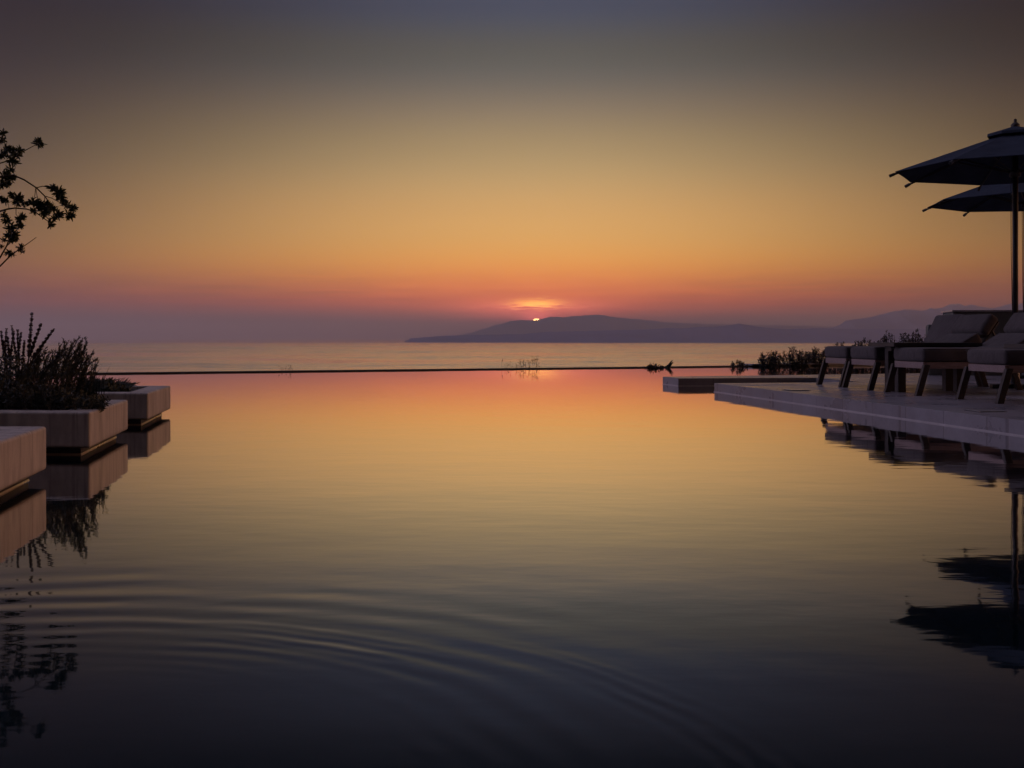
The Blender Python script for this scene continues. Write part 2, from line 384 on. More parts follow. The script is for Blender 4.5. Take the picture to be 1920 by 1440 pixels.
M = dict(
    pool=mat_pool(), sea=mat_sea(),
    deck=mat_stone('terrace_stone', (.33, .31, .335), rot=radians(8), rough=.30),
    glint=simple('waterline_gleam', (.54, .5, .5), .3, .15, 12),  # pale colour stands in for the gleam where water meets stone
    edge=mat_stone('dark_edge_stone', (.05, .05, .055), False, rough=.4),
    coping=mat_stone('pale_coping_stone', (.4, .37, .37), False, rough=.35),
    wall=mat_stone('rendered_wall', (.13, .14, .13), False, rough=.7),
    planter=mat_planter(),
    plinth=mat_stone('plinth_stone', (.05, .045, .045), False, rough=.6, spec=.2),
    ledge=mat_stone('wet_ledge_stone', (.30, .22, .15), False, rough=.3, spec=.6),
    soil=simple('soil', (.035, .028, .022), .95, .4, 20, .01, 40),
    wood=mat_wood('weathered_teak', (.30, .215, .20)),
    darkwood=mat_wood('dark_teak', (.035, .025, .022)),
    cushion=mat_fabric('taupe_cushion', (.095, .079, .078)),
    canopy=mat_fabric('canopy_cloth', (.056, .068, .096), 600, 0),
    metal=simple('dark_metal', (.03, .03, .032), .4, .1, 20),
    cord=simple('cord', (.05, .05, .05), .8),
    bark=simple('bark', (.05, .04, .033), .9, .35, 30, .004, 80),
    stem=simple('stem', (.05, .045, .035), .8, .3, 30),
    tree=mat_leaf('tree_leaf', (.035, .05, .028)),
    herb=mat_leaf('herb_leaf', (.055, .065, .052)),
    spike=mat_leaf('flower_spike', (.055, .045, .065), .8),
    hedge=mat_leaf('hedge_leaf', (.05, .05, .045)),
    grass=mat_leaf('blade_leaf', (.05, .06, .04)),
    dry=mat_leaf('dry_flower', (.06, .045, .03), .9),
    ground=simple('ground_scrub', (.07, .06, .045), .95, .4, .6, .05, 3),
    rockA=simple('near_island_slope', (.27, .28, .44), .95, .25, .004),  # bluish tint of the distance haze put into the slope colour
    rockB=simple('far_island_slope', (.54, .44, .43), .95, .2, .003),  # fading by haze put into this light, pinkish slope colour
    rockC=simple('mountain_slope', (.42, .39, .48), .95, .2, .003),  # haze paleness partly put into the slope colour
    steel=simple('skimmer_steel', (.55, .53, .52), .3, .1, 20, metallic=.8),
)

# ================================================================== SEA, HILLS, GROUND
SEA = -25.0
def grid(xs, ys, zf):
    bm = bmesh.new()
    V = [[bm.verts.new((x, y, zf(x, y))) for x in xs] for y in ys]
    for j in range(len(ys) - 1):
        for i in range(len(xs) - 1):
            bm.faces.new((V[j][i], V[j][i + 1], V[j + 1][i + 1], V[j + 1][i]))
    return bm
bm = bmesh.new()
NA, Y0, Y1, KY = 150, 460.0, 6500.0, 1100
prev = None
for j in range(KY + 1):                                            # swell whose length grows with distance
    y = Y0 * (Y1 / Y0) ** (j / KY); L = .0165 * y; v = math.log(y) / .0165
    row = []
    for i in range(NA + 1):
        x = (i / NA - .5) * 1.5 * y
        u = x / y
        n1 = mnoise.noise((u * 22, v * .35, 3.1)); n2 = mnoise.noise((u * 60, v * .9, 8.7)); n3 = mnoise.noise((u * 7, v * .12, 1.3))
        fade = min(1, (j / 40), (KY - j) / 120)
        row.append(bm.verts.new((x, y, SEA + fade * L * (.010 * sin(2 * pi * v + 5 * n1) + .019 * n2 + .025 * n1) * (.8 + .7 * n3))))
    if prev:
        for i in range(NA): bm.faces.new((prev[i], prev[i + 1], row[i + 1], row[i]))
    else: first = row
    prev = row
far_y = 25000.0
fr = [bm.verts.new((v_.co.x / v_.co.y * far_y, far_y, SEA)) for v_ in prev]
for i in range(NA): bm.faces.new((prev[i], prev[i + 1], fr[i + 1], fr[i]))
nr = [bm.verts.new((v_.co.x, -300, SEA)) for v_ in first]
for i in range(NA): bm.faces.new((nr[i], nr[i + 1], first[i + 1], first[i]))
for sgn, idx in ((-1, 0), (1, NA)):
    c1, c2, c3, c4 = bm.verts.new((sgn * 26000, -300, SEA)), bm.verts.new((sgn * 26000, far_y, SEA)), fr[idx], nr[idx]
    f_ = [nr[idx], first[idx], prev[idx], fr[idx], c2, c1]
    bm.faces.new(f_ if sgn > 0 else list(reversed(f_)))
bmesh.ops.recalc_face_normals(bm, faces=bm.faces)
if sum(f_.normal.z for f_ in list(bm.faces)[:50]) < 0: bmesh.ops.reverse_faces(bm, faces=bm.faces)
tag(obj('sea', bm, M['sea'], smooth=True), 'calm open sea reaching to the horizon', kind='structure')

def terrain(x, y):
    e = y - (25.5 + .438 * x)                                        # distance beyond the infinity edge
    z = -.45 + .15 * mnoise.noise((x * .2, y * .2, 0))
    if e > 1.6: z -= min(26.5, (e - 1.6) * .28 + ((e - 1.6) * .05) ** 2)
    else: z = -.5
    side = max(0, abs(x) - 45)
    return z - min(27, side * .12)
xs = [-320, -200, -120, -80, -60] + [i * 4 - 48 for i in range(25)] + [60, 80, 120, 200, 320]
ys = [-280, -120, -60, -30, -10, 0, 8, 12] + [14 + i * 1.5 for i in range(22)] + [48, 52, 60, 75, 95, 125, 170]
tag(obj('ground', grid(xs, ys, terrain), M['ground'], smooth=True), 'scrubby hillside falling from the pool to the sea', kind='structure')

def interp(tab, x):
    if x <= tab[0][0]: return tab[0][1]
    for (a, b), (c, e) in zip(tab, tab[1:]):
        if x <= c: return b + (e - b) * (x - a) / (c - a)
    return tab[-1][1]
def hill(tab, D, mat, depth, rough_px, seed, label):
    bm = bmesh.new()
    x0, x1 = tab[0][0], tab[-1][0]
    n = int((x1 - x0) / 3)
    rows = [[] for _ in range(8)]
    for i in range(n + 1):
        px = x0 + (x1 - x0) * i / n
        y = interp(tab, px)
        ends = min(1, min(px - x0, x1 - px) / 25)
        y -= rough_px * ends * (mnoise.fractal((px * .03, seed, 0), .9, 2.1, 5))
        for r in range(8):
            q = r / 7                                             # 0 = front shore, .55 ridge, 1 = back shore
            if q <= .58: k = q / .58; s = k ** 1.25
            else: k = (1 - q) / .42; s = k
            Yd = D + (q - .58) * depth
            ridge = H - (y - HZ) * D / F
            z = SEA - 2 + (ridge - SEA + 2) * max(0, s)
            if 0 < r < 7 and abs(q - .58) > .08: z += (ridge - SEA) * .13 * mnoise.noise((px * .045, q * 4, seed))
            rows[r].append(bm.verts.new(((px - 960) * D / F + (mnoise.noise((px * .05, q * 3, seed + 5)) * D * .003), Yd, z)))
    for r in range(7):
        for i in range(n):
            bm.faces.new((rows[r][i], rows[r][i + 1], rows[r + 1][i + 1], rows[r + 1][i]))
    return tag(obj('hills', bm, mat, smooth=True), label, kind='structure')
NEAR = [(770, 634.4), (800, 631.5), (830, 629.5), (900, 627.5), (980, 626), (1010, 622.5), (1060, 621), (1150, 618.5), (1220, 617), (1300, 613.5), (1340, 612), (1360, 610),
        (1388, 605.8), (1405, 609), (1435, 614), (1475, 617), (1523, 614.8), (1585, 616.6), (1640, 616), (1730, 617), (1830, 616), (1960, 619), (2150, 627), (2300, 634.4)]
FAR = [(900, 617.5), (920, 612.5), (945, 606), (960, 601.5), (980, 600), (1010, 600), (1020, 598), (1032, 594), (1055, 594), (1075, 591.5), (1102, 590.5), (1120, 589), (1135, 590.5),
       (1165, 595), (1200, 598), (1240, 602.5), (1300, 606), (1400, 609), (1500, 611), (1600, 614), (1700, 620)]
FAR = [(840, 634), (870, 626)] + FAR + [(1850, 634)]
RANGE = [(1500, 634), (1540, 622), (1565, 611), (1585, 601), (1621, 595), (1657, 588), (1676, 582), (1698, 578.5), (1723, 582), (1738, 580), (1745, 575.6), (1756, 577.5), (1767, 575.4),
         (1778, 568.5), (1796, 567.5), (1807, 572), (1822, 570), (1840, 573.5), (1862, 577), (1876, 573.5), (1895, 569), (1920, 567.7), (1990, 575), (2080, 592), (2200, 612), (2400, 634)]
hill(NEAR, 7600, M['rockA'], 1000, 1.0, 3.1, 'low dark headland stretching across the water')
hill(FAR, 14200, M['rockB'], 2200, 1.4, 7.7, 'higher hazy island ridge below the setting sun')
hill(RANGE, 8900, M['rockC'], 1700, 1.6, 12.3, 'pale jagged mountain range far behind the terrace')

def mat_haze(density, c, aniso):
    m, t, out = new_mat('haze_air')
    v = t.new('ShaderNodeVolumePrincipled')
    v.inputs['Color'].default_value = col4(c); v.inputs['Density'].default_value = density; v.inputs['Anisotropy'].default_value = aniso
    t.l.new(v.outputs[0], out.inputs['Volume'])
    return m
bm = bmesh.new(); box(bm, -27000, 27000, -400, 26000, -28, 292)
tag(obj('haze', bm, mat_haze(1.35e-4, (.93, .91, 1.0), .42)), 'thin evening haze over the sea', kind='stuff')

# ================================================================== POOL
def edgeY(x): return 25.5 + .438 * x
bm = bmesh.new()
vs = [bm.verts.new(p) for p in ((-14, -6, 0), (11.5, -6, 0), (11.5, edgeY(11.5) - .02, 0), (-14, edgeY(-14) - .02, 0))]
bm.faces.new(vs)
tag(obj('pool_water', bm, M['pool']), 'still mirror-like water of the infinity pool', kind='structure')
def edge_bar(bm, xa, xb, z0, z1, w, off=0):
    n = Vector((-.40, .916)); 
    a = Vector((xa, edgeY(xa) + off)); b = Vector((xb, edgeY(xb) + off))
    prism(bm, [a, b, b + n * w, a + n * w], z0, z1, .006, 1)
r = empty('infinity_edge', (0, 25.5, 0)); tag(r, 'long low dark wall forming the far infinity edge of the pool', 'pool wall')
def kid(name, bm, mat, root, smooth=False):       # geometry given in world space, child of an unrotated root
    o = obj(name, bm, mat, root, smooth); o.matrix_parent_inverse = Matrix.Translation(-Vector(root.location)); return o
bm = bmesh.new(); edge_bar(bm, -14, 5.6, -1.4, .024, .28); kid('wall', bm, M['edge'], r)
bm = bmesh.new(); edge_bar(bm, 5.603, 11.5, -1.4, .030, .3); kid('wall', bm, M['edge'], r)
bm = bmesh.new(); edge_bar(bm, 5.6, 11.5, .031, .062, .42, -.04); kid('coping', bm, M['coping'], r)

DZ = .108
TER = [(2.51, 9.93), (4.46, 10.16), (4.28, 11.27), (2.31, 11.12), (2.18, 11.58), (5.67, 12.5), (13, 14.35), (13, -5.5), (5.81, -5.5), (4.3, 1.57)]
TER = [(a, b * YS) for a, b in reversed(TER)]
bm = bmesh.new(); prism(bm, TER, -1.2, DZ, .007, 2)
ter = obj('terrace', bm, M['deck']); tag(ter, 'pale stone sun terrace standing just above the pool', kind='structure')
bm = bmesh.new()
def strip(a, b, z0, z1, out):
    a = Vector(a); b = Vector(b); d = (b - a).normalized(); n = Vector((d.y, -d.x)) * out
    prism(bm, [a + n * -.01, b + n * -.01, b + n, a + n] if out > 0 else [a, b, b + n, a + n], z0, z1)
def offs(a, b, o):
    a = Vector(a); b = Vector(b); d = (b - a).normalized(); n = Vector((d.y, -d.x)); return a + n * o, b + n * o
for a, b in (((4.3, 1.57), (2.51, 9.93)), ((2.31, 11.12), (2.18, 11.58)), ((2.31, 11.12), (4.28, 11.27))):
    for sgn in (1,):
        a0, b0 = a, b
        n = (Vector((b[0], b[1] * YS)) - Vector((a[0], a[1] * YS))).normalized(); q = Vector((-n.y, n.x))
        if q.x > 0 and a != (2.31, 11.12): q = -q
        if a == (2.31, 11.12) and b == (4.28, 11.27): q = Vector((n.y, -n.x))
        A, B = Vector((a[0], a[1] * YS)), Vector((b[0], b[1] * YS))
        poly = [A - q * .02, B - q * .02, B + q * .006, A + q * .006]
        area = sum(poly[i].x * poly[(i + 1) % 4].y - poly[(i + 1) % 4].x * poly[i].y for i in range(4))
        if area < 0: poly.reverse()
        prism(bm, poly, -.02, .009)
obj('waterline_glint', bm, M['glint'], ter)  # pale strip painting the bright meniscus line along the terrace foot

# ================================================================== PLANTERS
ZT, ZB = .25, .045
def rx(y): return -2.21 - .163 * (y - 5.7)
def planter(y0, y1, label, rim=.17):
    y0 *= YS; y1 *= YS
    xr = rx(y0)
    root = empty('stone_planter', (xr - 1.2, (y0 + y1) / 2, 0))
    tag(root, label, 'planter', 'stone planters along the left side of the pool')
    L = 3.4
    def poly(ins):
        a = (rx(y0 + ins) - ins, y0 + ins + .1 * ins); b = (rx(y1 - ins) - ins, y1 - ins)
        return [a, b, (b[0] - L + 2 * ins, b[1] + .12 * (L - 2 * ins) * .4), (a[0] - L + 2 * ins, a[1] + .12 * (L - 2 * ins) * .6)]
    O = poly(0); I = poly(rim)
    if sum(O[i][0] * O[(i + 1) % 4][1] - O[(i + 1) % 4][0] * O[i][1] for i in range(4)) < 0: O.reverse(); I.reverse()
    bm = bmesh.new()
    lo = [bm.verts.new((*p, ZB)) for p in O]; hi = [bm.verts.new((*p, ZT)) for p in O]
    ih = [bm.verts.new((*p, ZT)) for p in I]; il = [bm.verts.new((*p, ZT - .07)) for p in I]
    bm.faces.new(list(reversed(lo))); bm.faces.new(il)
    sel_e = []
    for i in range(4):
        j = (i + 1) % 4
        f = bm.faces.new((lo[i], lo[j], hi[j], hi[i]))
        bm.faces.new((hi[i], hi[j], ih[j], ih[i])); bm.faces.new((ih[i], ih[j], il[j], il[i]))
    for e in bm.edges:
        if {e.verts[0], e.verts[1]} <= set(hi) or {e.verts[0], e.verts[1]} <= set(lo) or (e.verts[0] in lo and e.verts[1] in hi) or (e.verts[0] in hi and e.verts[1] in lo): sel_e.append(e)
    bmesh.ops.bevel(bm, geom=sel_e, offset=.014, segments=3, profile=.5, affect='EDGES')
    kid('trough', bm, M['planter'], root)
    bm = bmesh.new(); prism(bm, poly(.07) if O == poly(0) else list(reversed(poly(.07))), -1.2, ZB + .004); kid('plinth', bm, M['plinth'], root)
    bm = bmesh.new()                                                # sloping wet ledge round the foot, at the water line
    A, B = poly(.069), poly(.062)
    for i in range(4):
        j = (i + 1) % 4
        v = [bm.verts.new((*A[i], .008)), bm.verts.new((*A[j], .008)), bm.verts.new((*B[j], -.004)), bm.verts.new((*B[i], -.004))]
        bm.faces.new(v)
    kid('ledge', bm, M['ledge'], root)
    bm = bmesh.new(); P2 = poly(rim + .003)
    if bm and sum(P2[i][0] * P2[(i + 1) % 4][1] - P2[(i + 1) % 4][0] * P2[i][1] for i in range(4)) < 0: P2.reverse()
    prism(bm, P2, ZT - .066, ZT - .02); kid('soil', bm, M['soil'], root)
    return root
planter(2.86, 3.80, 'nearest stone planter, bare corner cut by the left edge of the photo')
planter(4.53, 5.44, 'middle stone planter, filled with tall dark shrubs')
planter(6.10, 7.03, 'farthest stone planter with low trailing plants, brightest orange side')

# ================================================================== PLANTS ON THE LEFT
def bent(p0, p1, k, n=5):
    p0, p1 = Vector(p0), Vector(p1)
    off = Vector((random.uniform(-1, 1), random.uniform(-1, 1), random.uniform(-.3, .3))) * k
    return [p0.lerp(p1, i / n) + off * sin(pi * i / n) for i in range(n + 1)]

# shrub with thick flower spikes
YB = 5.0
r = empty('spike_shrub', (W(30, 760, YB).x, YB * YS, ZT - .02)); tag(r, 'tall shrub with thick upright flower spikes at the left photo edge', 'shrub')
bs, bf, bk = bmesh.new(), bmesh.new(), bmesh.new()
tips = [(60, 588, 52, 690, 5.0), (77, 608, 48, 690, 5.02), (101, 618, 50, 690, 4.95), (22, 612, 34, 700, 5.1), (12, 618, 8, 700, 5.0), (33, 620, 36, 700, 4.9), (2, 622, 12, 700, 5.05),
        (40, 624, 30, 690, 5.1), (14, 632, 20, 700, 4.9), (26, 622, 16, 700, 5.15), (46, 640, 40, 700, 4.9), (-14, 610, 0, 700, 5.0), (-30, 630, -14, 700, 4.95), (6, 640, 14, 700, 4.85)]
for i, (tx, ty, bx_, by_, yy) in enumerate(tips):
    p1 = W(tx, ty, yy); p0 = W(bx_, 745, yy); mid = W(bx_, by_, yy)
    pts = [p0, mid, mid.lerp(p1, .35) + Vector((.004, 0, .006)), mid.lerp(p1, .7) + Vector((-.004, 0, .004)), p1]
    tube(bs, pts, [.006, .005, .004, .003, .002], 5)
    fat = 1.0 if i < 3 else .8
    L = 26
    for q in range(L):                                             # whorls of buds up the spike
        k = q / (L - 1); a = mid.lerp(p1, .25 + .75 * k)
        if i >= 3 and k < .35 and random.random() < .5: continue
        rr = (.0098 + .0026 * sin(q * 1.9 + i)) * fat * (1 - .35 * k)
        for w in range(7):
            an = w * 2 * pi / 7 + q
            leaf(bk, a, (cos(an), sin(an), .9), rr * 1.9, rr * 1.3)
    for q in range(30):
        a = p0.lerp(mid, random.random())
        leaf(bf, a, rdir(.5), random.uniform(.03, .055), .009)
for q in range(900):
    a = W(random.gauss(14, 26), random.uniform(668, 765), random.uniform(4.75, 5.2))
    leaf(bf, a, rdir(.7), random.uniform(.025, .05), .010)
kid('stems', bs, M['stem'], r); kid('foliage', bf, M['herb'], r); kid('flower_spikes', bk, M['spike'], r)

# feathery bush leaning right
r = empty('feathery_shrub', (W(120, 760, 5.0).x, 5.0 * YS, ZT - .02)); tag(r, 'feathery dark bush with fine needles leaning right in the middle planter', 'shrub')
bs, bf = bmesh.new(), bmesh.new()
def feather(p0, p1, dens, ln):
    pts = bent(p0, p1, .02, 6); tube(bs, pts, [.0035 - .0004 * i for i in range(7)], 4)
    L = (Vector(p1) - Vector(p0)).length; dd = (Vector(p1) - Vector(p0)).normalized()
    for q in range(int(dens * L)):
        k = random.uniform(.12, 1.0); a = Vector(p0).lerp(Vector(p1), k)
        a = pts[min(6, int(k * 6))].lerp(pts[min(6, int(k * 6) + 1)], k * 6 - int(k * 6))
        leaf(bf, a, dd * 1.1 + rdir() * .8, random.uniform(.6, 1.1) * ln, .0048, simple_leaf=True)
main = [(128, 640), (140, 637), (152, 639), (160, 645), (112, 655), (100, 668), (86, 652), (78, 652), (92, 664), (120, 650), (147, 648), (133, 655), (106, 660), (68, 668), (163, 662), (155, 660), (125, 665), (142, 660),
        (96, 676), (76, 676), (168, 672), (150, 672)]
for tx, ty in main:
    yy = random.uniform(4.8, 5.2); p1 = W(tx, ty, yy); p0 = W(tx - random.uniform(22, 42), 738, yy + random.uniform(-.08, .08))
    feather(p0, p1, 420, .026)
    for s in range(5):
        k = random.uniform(.25, .8); a = Vector(p0).lerp(p1, k)
        feather(a, a + Vector((random.uniform(.0, .09), random.uniform(-.05, .05), random.uniform(.04, .12))), 380, .022)
for q in range(60):
    yy = random.uniform(4.75, 5.15); tx = random.uniform(55, 185); p1 = W(tx, random.uniform(672, 712), yy)
    feather(W(tx - random.uniform(5, 30), 745, yy), p1, 330, .024)
kid('stems', bs, M['stem'], r); kid('foliage', bf, M['herb'], r)

# low mounding ground cover along the front of the middle planter
def mound(name, label, pxs, Ys, ztop, n, leafmat, ln=.03, cat='shrub'):
    cx = sum(W(p, 700, (Ys[0] + Ys[1]) / 2).x for p in pxs) / 2
    r = empty(name, (cx, sum(Ys) / 2 * YS, ZT - .02)); tag(r, label, cat)
    bs, bf = bmesh.new(), bmesh.new()
    for q in range(n):
        yy = random.uniform(*Ys); px = random.uniform(*pxs)
        u = (px - pxs[0]) / (pxs[1] - pxs[0])
        top = ztop * (1 - .62 * max(0, (u - .55) / .45) ** 1.3) * random.uniform(.55, 1.12)
        b = Vector(((px - 960) * yy * YS / F, yy * YS, ZT - .02))
        tip = b + Vector((random.uniform(-.05, .05), random.uniform(-.05, .05), top))
        tube(bs, bent(b, tip, .015, 3), .0018, 3)
        for w in range(11):
            a = b.lerp(tip, random.uniform(.2, 1)); leaf(bf, a, rdir(.5), random.uniform(.6, 1.2) * ln, ln * .34)
    kid('stems', bs, M['stem'], r); kid('foliage', bf, leafmat, r)
    return r
mound('mounding_shrub', 'low dense dark mound spilling onto the front rim of the middle planter', (-60, 190), (4.66, 5.15), .17, 620, M['herb'])
mound('creeping_plant', 'low creeping plant on the farthest planter beside its orange corner', (150, 236), (6.25, 6.75), .085, 170, M['grass'], .045, 'plant')

def blades(name, label, cat, base, tips_, mat, w=.006, single=False):
    r = empty(name, base); tag(r, label, cat)
    bm = bmesh.new()
    for p0, p1, bow in tips_:
        p0, p1 = Vector(p0), Vector(p1); n = 5
        d = (p1 - p0); side = d.cross(Vector((0, 1, 0))).normalized() if abs(d.normalized().y) < .95 else Vector((1, 0, 0))
        side = (side + Vector((0, .5, 0))).normalized()
        prev = None
        for i in range(n + 1):
            k = i / n; c = p0.lerp(p1, k) + Vector((0, 0, bow * sin(pi * k))); ww = w * (1 - k) ** .6 * .5 + .0004
            cur = (bm.verts.new(c - side * ww), bm.verts.new(c + side * ww))
            if prev: bm.faces.new((prev[0], prev[1], cur[1], cur[0]))
            prev = cur
        if single: kid('leaf', bm, mat, r); bm = bmesh.new()
    if single: bm.free()
    else: kid('blades', bm, mat, r)
    return r
tp = []
for tx, ty in ((187, 673), (206, 686), (204, 697), (178, 668), (190, 690), (196, 700), (182, 684), (172, 690), (200, 706), (188, 704)):
    yy = random.uniform(4.95, 5.25); tp.append((W(tx - random.uniform(14, 30), 738, yy), W(tx, ty, yy), random.uniform(0, .03)))
for q in range(60):
    yy = random.uniform(4.9, 5.3); tx = random.uniform(150, 198); tp.append((W(tx - random.uniform(-4, 20), 740, yy), W(tx, random.uniform(694, 726), yy), .01))
blades('grass_tuft', 'spiky grass tuft at the right end of the middle planter', 'grass tuft', (W(180, 745, 5.1).x, 5.1 * YS, ZT - .02), tp, M['grass'])
tp = []
for q in range(80):
    yy = random.uniform(6.35, 6.8); tx = random.uniform(196, 246); k = random.random()
    tp.append((W(tx, 727, yy), W(tx + random.uniform(2, 22), random.uniform(707, 722) + max(0, (tx - 225) * .35), yy), .008))
for tx, ty in ((213, 707), (222, 711), (245, 714), (262, 720), (258, 719), (232, 709)):
    tp.append((W(tx - 34, 729, 6.5), W(tx, ty, 6.5), .02))
blades('trailing_tuft', 'low trailing leaf tuft resting on the top of the farthest planter', 'plant', (W(220, 730, 6.55).x, 6.55 * YS, ZT - .02), tp, M['grass'], .011)

# small tree at the left: trunk outside the frame, twigs reaching in
YT = 5.4
root = empty('small_tree', (-4.1, 5.2 * YS, ZT - .03)); tag(root, 'small leafy tree whose twigs reach in from the left photo edge', 'tree')
bt, bl = bmesh.new(), bmesh.new()
tk = [(a, b * YS, c) for a, b, c in [(-4.1, 5.2, .2), (-4.06, 5.22, .7), (-4.0, 5.28, 1.1), (-3.95, 5.3, 1.5), (-3.9, 5.3, 2.1)]]
tube(bt, tk, [.055, .048, .04, .03, .016], 8)
def P(px, py, dy=0): return W(px, py, YT + dy)
def twig(pts, r0, r1):
    n = len(pts); tube(bt, pts, [.0012 + .55 * (r0 + (r1 - r0) * (i / (n - 1)) ** .5) for i in range(n)], 5)
twig([Vector(tk[1]), Vector((-3.7, 5.36 * YS, 1.0)), P(0, 499), P(20, 479), P(35, 468), P(50, 458), P(68, 445)], .018, .0015)
twig([Vector(tk[1]), Vector((-3.68, 5.36 * YS, 1.05)), P(0, 483), P(13, 460), P(20, 438), P(16, 415)], .018, .004)
twig([Vector(tk[2]), Vector((-3.7, 5.38 * YS, 1.45)), P(0, 396), P(14, 392), P(28, 390), P(50, 392), P(64, 396), P(80, 408), P(95, 418)], .018, .003)
twig([Vector(tk[3]), Vector((-3.72, 5.38 * YS, 1.8)), P(0, 332), P(26, 329), P(45, 337), P(68, 352), P(84, 368), P(92, 380), P(110, 400), P(118, 398)], .018, .003)
twig([P(68, 352), P(80, 349), P(90, 351), P(104, 360)], .004, .003)
twig([P(67, 352), P(65, 370)], .002, .002); twig([P(67, 352), P(71, 376)], .002, .002); twig([P(84, 368), P(83, 380)], .002, .002)
twig([P(86, 368), P(98, 372), P(120, 384), P(130, 390)], .003, .002)
twig([Vector(tk[4]), Vector((-3.7, 5.38 * YS, 1.98)), P(0, 306), P(20, 300), P(42, 285), P(60, 275), P(70, 270)], .014, .002)
twig([P(0, 270), P(4, 262), P(7, 250)], .004, .002); twig([Vector(tk[4]), P(-20, 285), P(0, 270)], .012, .004)
twig([P(17, 391), P(15, 380), P(26, 376)], .003, .002); twig([P(30, 390), P(30, 402), P(38, 412)], .003, .002)
def rosette(c, rpx, n=None, out=None):
    R = rpx * YT * YS / F
    n = n or int(16 + rpx * 2.4)
    for q in range(n):
        dd = rdir(.0)
        if out is not None: dd = (dd + Vector(out) * .7).normalized()
        p = c + rdir() * R * random.uniform(0, .35)
        leaf(bl, p, dd, R * random.uniform(.7, 1.2), R * random.uniform(.22, .34))
CL = [(72, 269, 13), (6, 250, 10), (4, 262, 10), (27, 289, 15), (36, 283, 11), (12, 281, 13), (24, 303, 14), (2, 290, 12), (19, 318, 11), (8, 330, 13), (19, 335, 12), (3, 345, 12), (14, 346, 10), (24, 331, 9),
      (31, 374, 15), (3, 374, 11), (10, 377, 8), (108, 362, 15), (98, 352, 11), (116, 369, 13), (62, 378, 13), (79, 391, 15), (72, 384, 13), (88, 384, 12), (85, 400, 12), (108, 403, 13), (124, 386, 11), (136, 391, 11), (130, 404, 12), (119, 380, 8), (98, 391, 12),
      (95, 419, 11), (100, 410, 8), (62, 397, 9), (38, 410, 12), (42, 408, 9), (36, 424, 11), (8, 404, 10), (12, 414, 10), (20, 428, 13), (24, 440, 13), (14, 441, 9), (20, 450, 11), (27, 448, 9), (6, 450, 7), (38, 464, 9), (42, 472, 6), (16, 474, 9), (23, 478, 7), (2, 462, 6), (46, 382, 8), (22, 366, 8)]
for px, py, rr in CL:
    rosette(P(px, py, random.uniform(-.06, .06)), rr, out=(.25, 0, .1))
for q in range(170):                                               # the rest of the crown, beyond the frame
    v = rdir(); c = Vector((-4.0, 5.25 * YS, 1.75)) + Vector((v.x * .62, v.y * .75, v.z * .6)) * random.uniform(.35, 1)
    if c.x > (-25 - 960) * c.y / F: continue
    tube(bt, bent(Vector(tk[random.choice((2, 3, 4))]), c, .06, 4), [.006, .005, .004, .003, .002], 4)
    rosette(c, random.uniform(12, 19), out=v)
kid('trunk', bt, M['bark'], root); kid('crown', bl, M['tree'], root)

# ================================================================== PLANTS BEYOND THE POOL EDGE
def bush(px, pytop, wpx, Yc, label, name='flowering_shrub', dens=1.0, group='shrubs growing along the far pool edge', base_z=-.5):
    c = W(px, 690, Yc)
    Yc *= YS
    top = H - (pytop - HZ) * Yc / F; wr = wpx * Yc / F
    r = empty(name, (c.x, Yc, base_z)); tag(r, label, 'shrub', group)
    bs, bf = bmesh.new(), bmesh.new()
    n = int(62 * dens); wr *= 1.3
    for q in range(n):
        a = random.uniform(0, 2 * pi); rr = sqrt(random.random())
        hx = rr * wr * cos(a); hy = rr * wr * .7 * sin(a)
        ht = -base_z + top * (1 - .38 * rr ** 2) * random.uniform(.5, 1.0)
        if random.random() < .12: ht *= 1.06
        b = Vector((c.x + hx * .3, Yc + hy * .3, base_z)); tip = Vector((c.x + hx, Yc + hy, base_z + ht))
        pts = bent(b, tip, .06, 5); tube(bs, pts, [.009, .008, .006, .005, .004, .003], 4)
        for w in range(34):
            k = random.uniform(.45, 1) ** .7; i = min(4, int(k * 5)); p = pts[i].lerp(pts[i + 1], k * 5 - i)
            p = p + rdir() * .06 * random.random()
            leaf(bf, p, rdir(.3), random.uniform(.03, .06), random.uniform(.014, .024), simple_leaf=True)
        if random.random() < .7:
            for w in range(9): leaf(bf, pts[-1] + rdir() * .02, rdir(), .03, .022, simple_leaf=True)
    kid('stems', bs, M['stem'], r); kid('foliage', bf, M['hedge'], r)
    return r
bush(1447, 658, 20, 18.6, 'thin open flowering shrub, leftmost of the row beyond the pool')
bush(1490, 651, 24, 18.9, 'rounded dark shrub just left of the first lounger')
bush(1532, 650, 20, 19.2, 'dark shrub behind the leftmost lounger cushion')
bush(1575, 641, 25, 19.6, 'shrub rising over the first two lounger cushions')
bush(1622, 633, 24, 20.0, 'taller shrub just left of the tabletop end', dens=1.5)
bush(1664, 624, 24, 20.4, 'dense tall shrub above the tabletop', dens=1.8)
bush(1712, 616, 28, 20.8, 'tallest shrub, beside the low stone wall', dens=2)
bush(1386, 677, 12, 18.2, 'small low shrub peeping over the pool edge, apart from the row', 'low_shrub', .3, None)
bush(1230, 685.5, 15, 17.7, 'flat dark clump peeping over the middle of the pool edge', 'low_clump', .4, None, -.35)

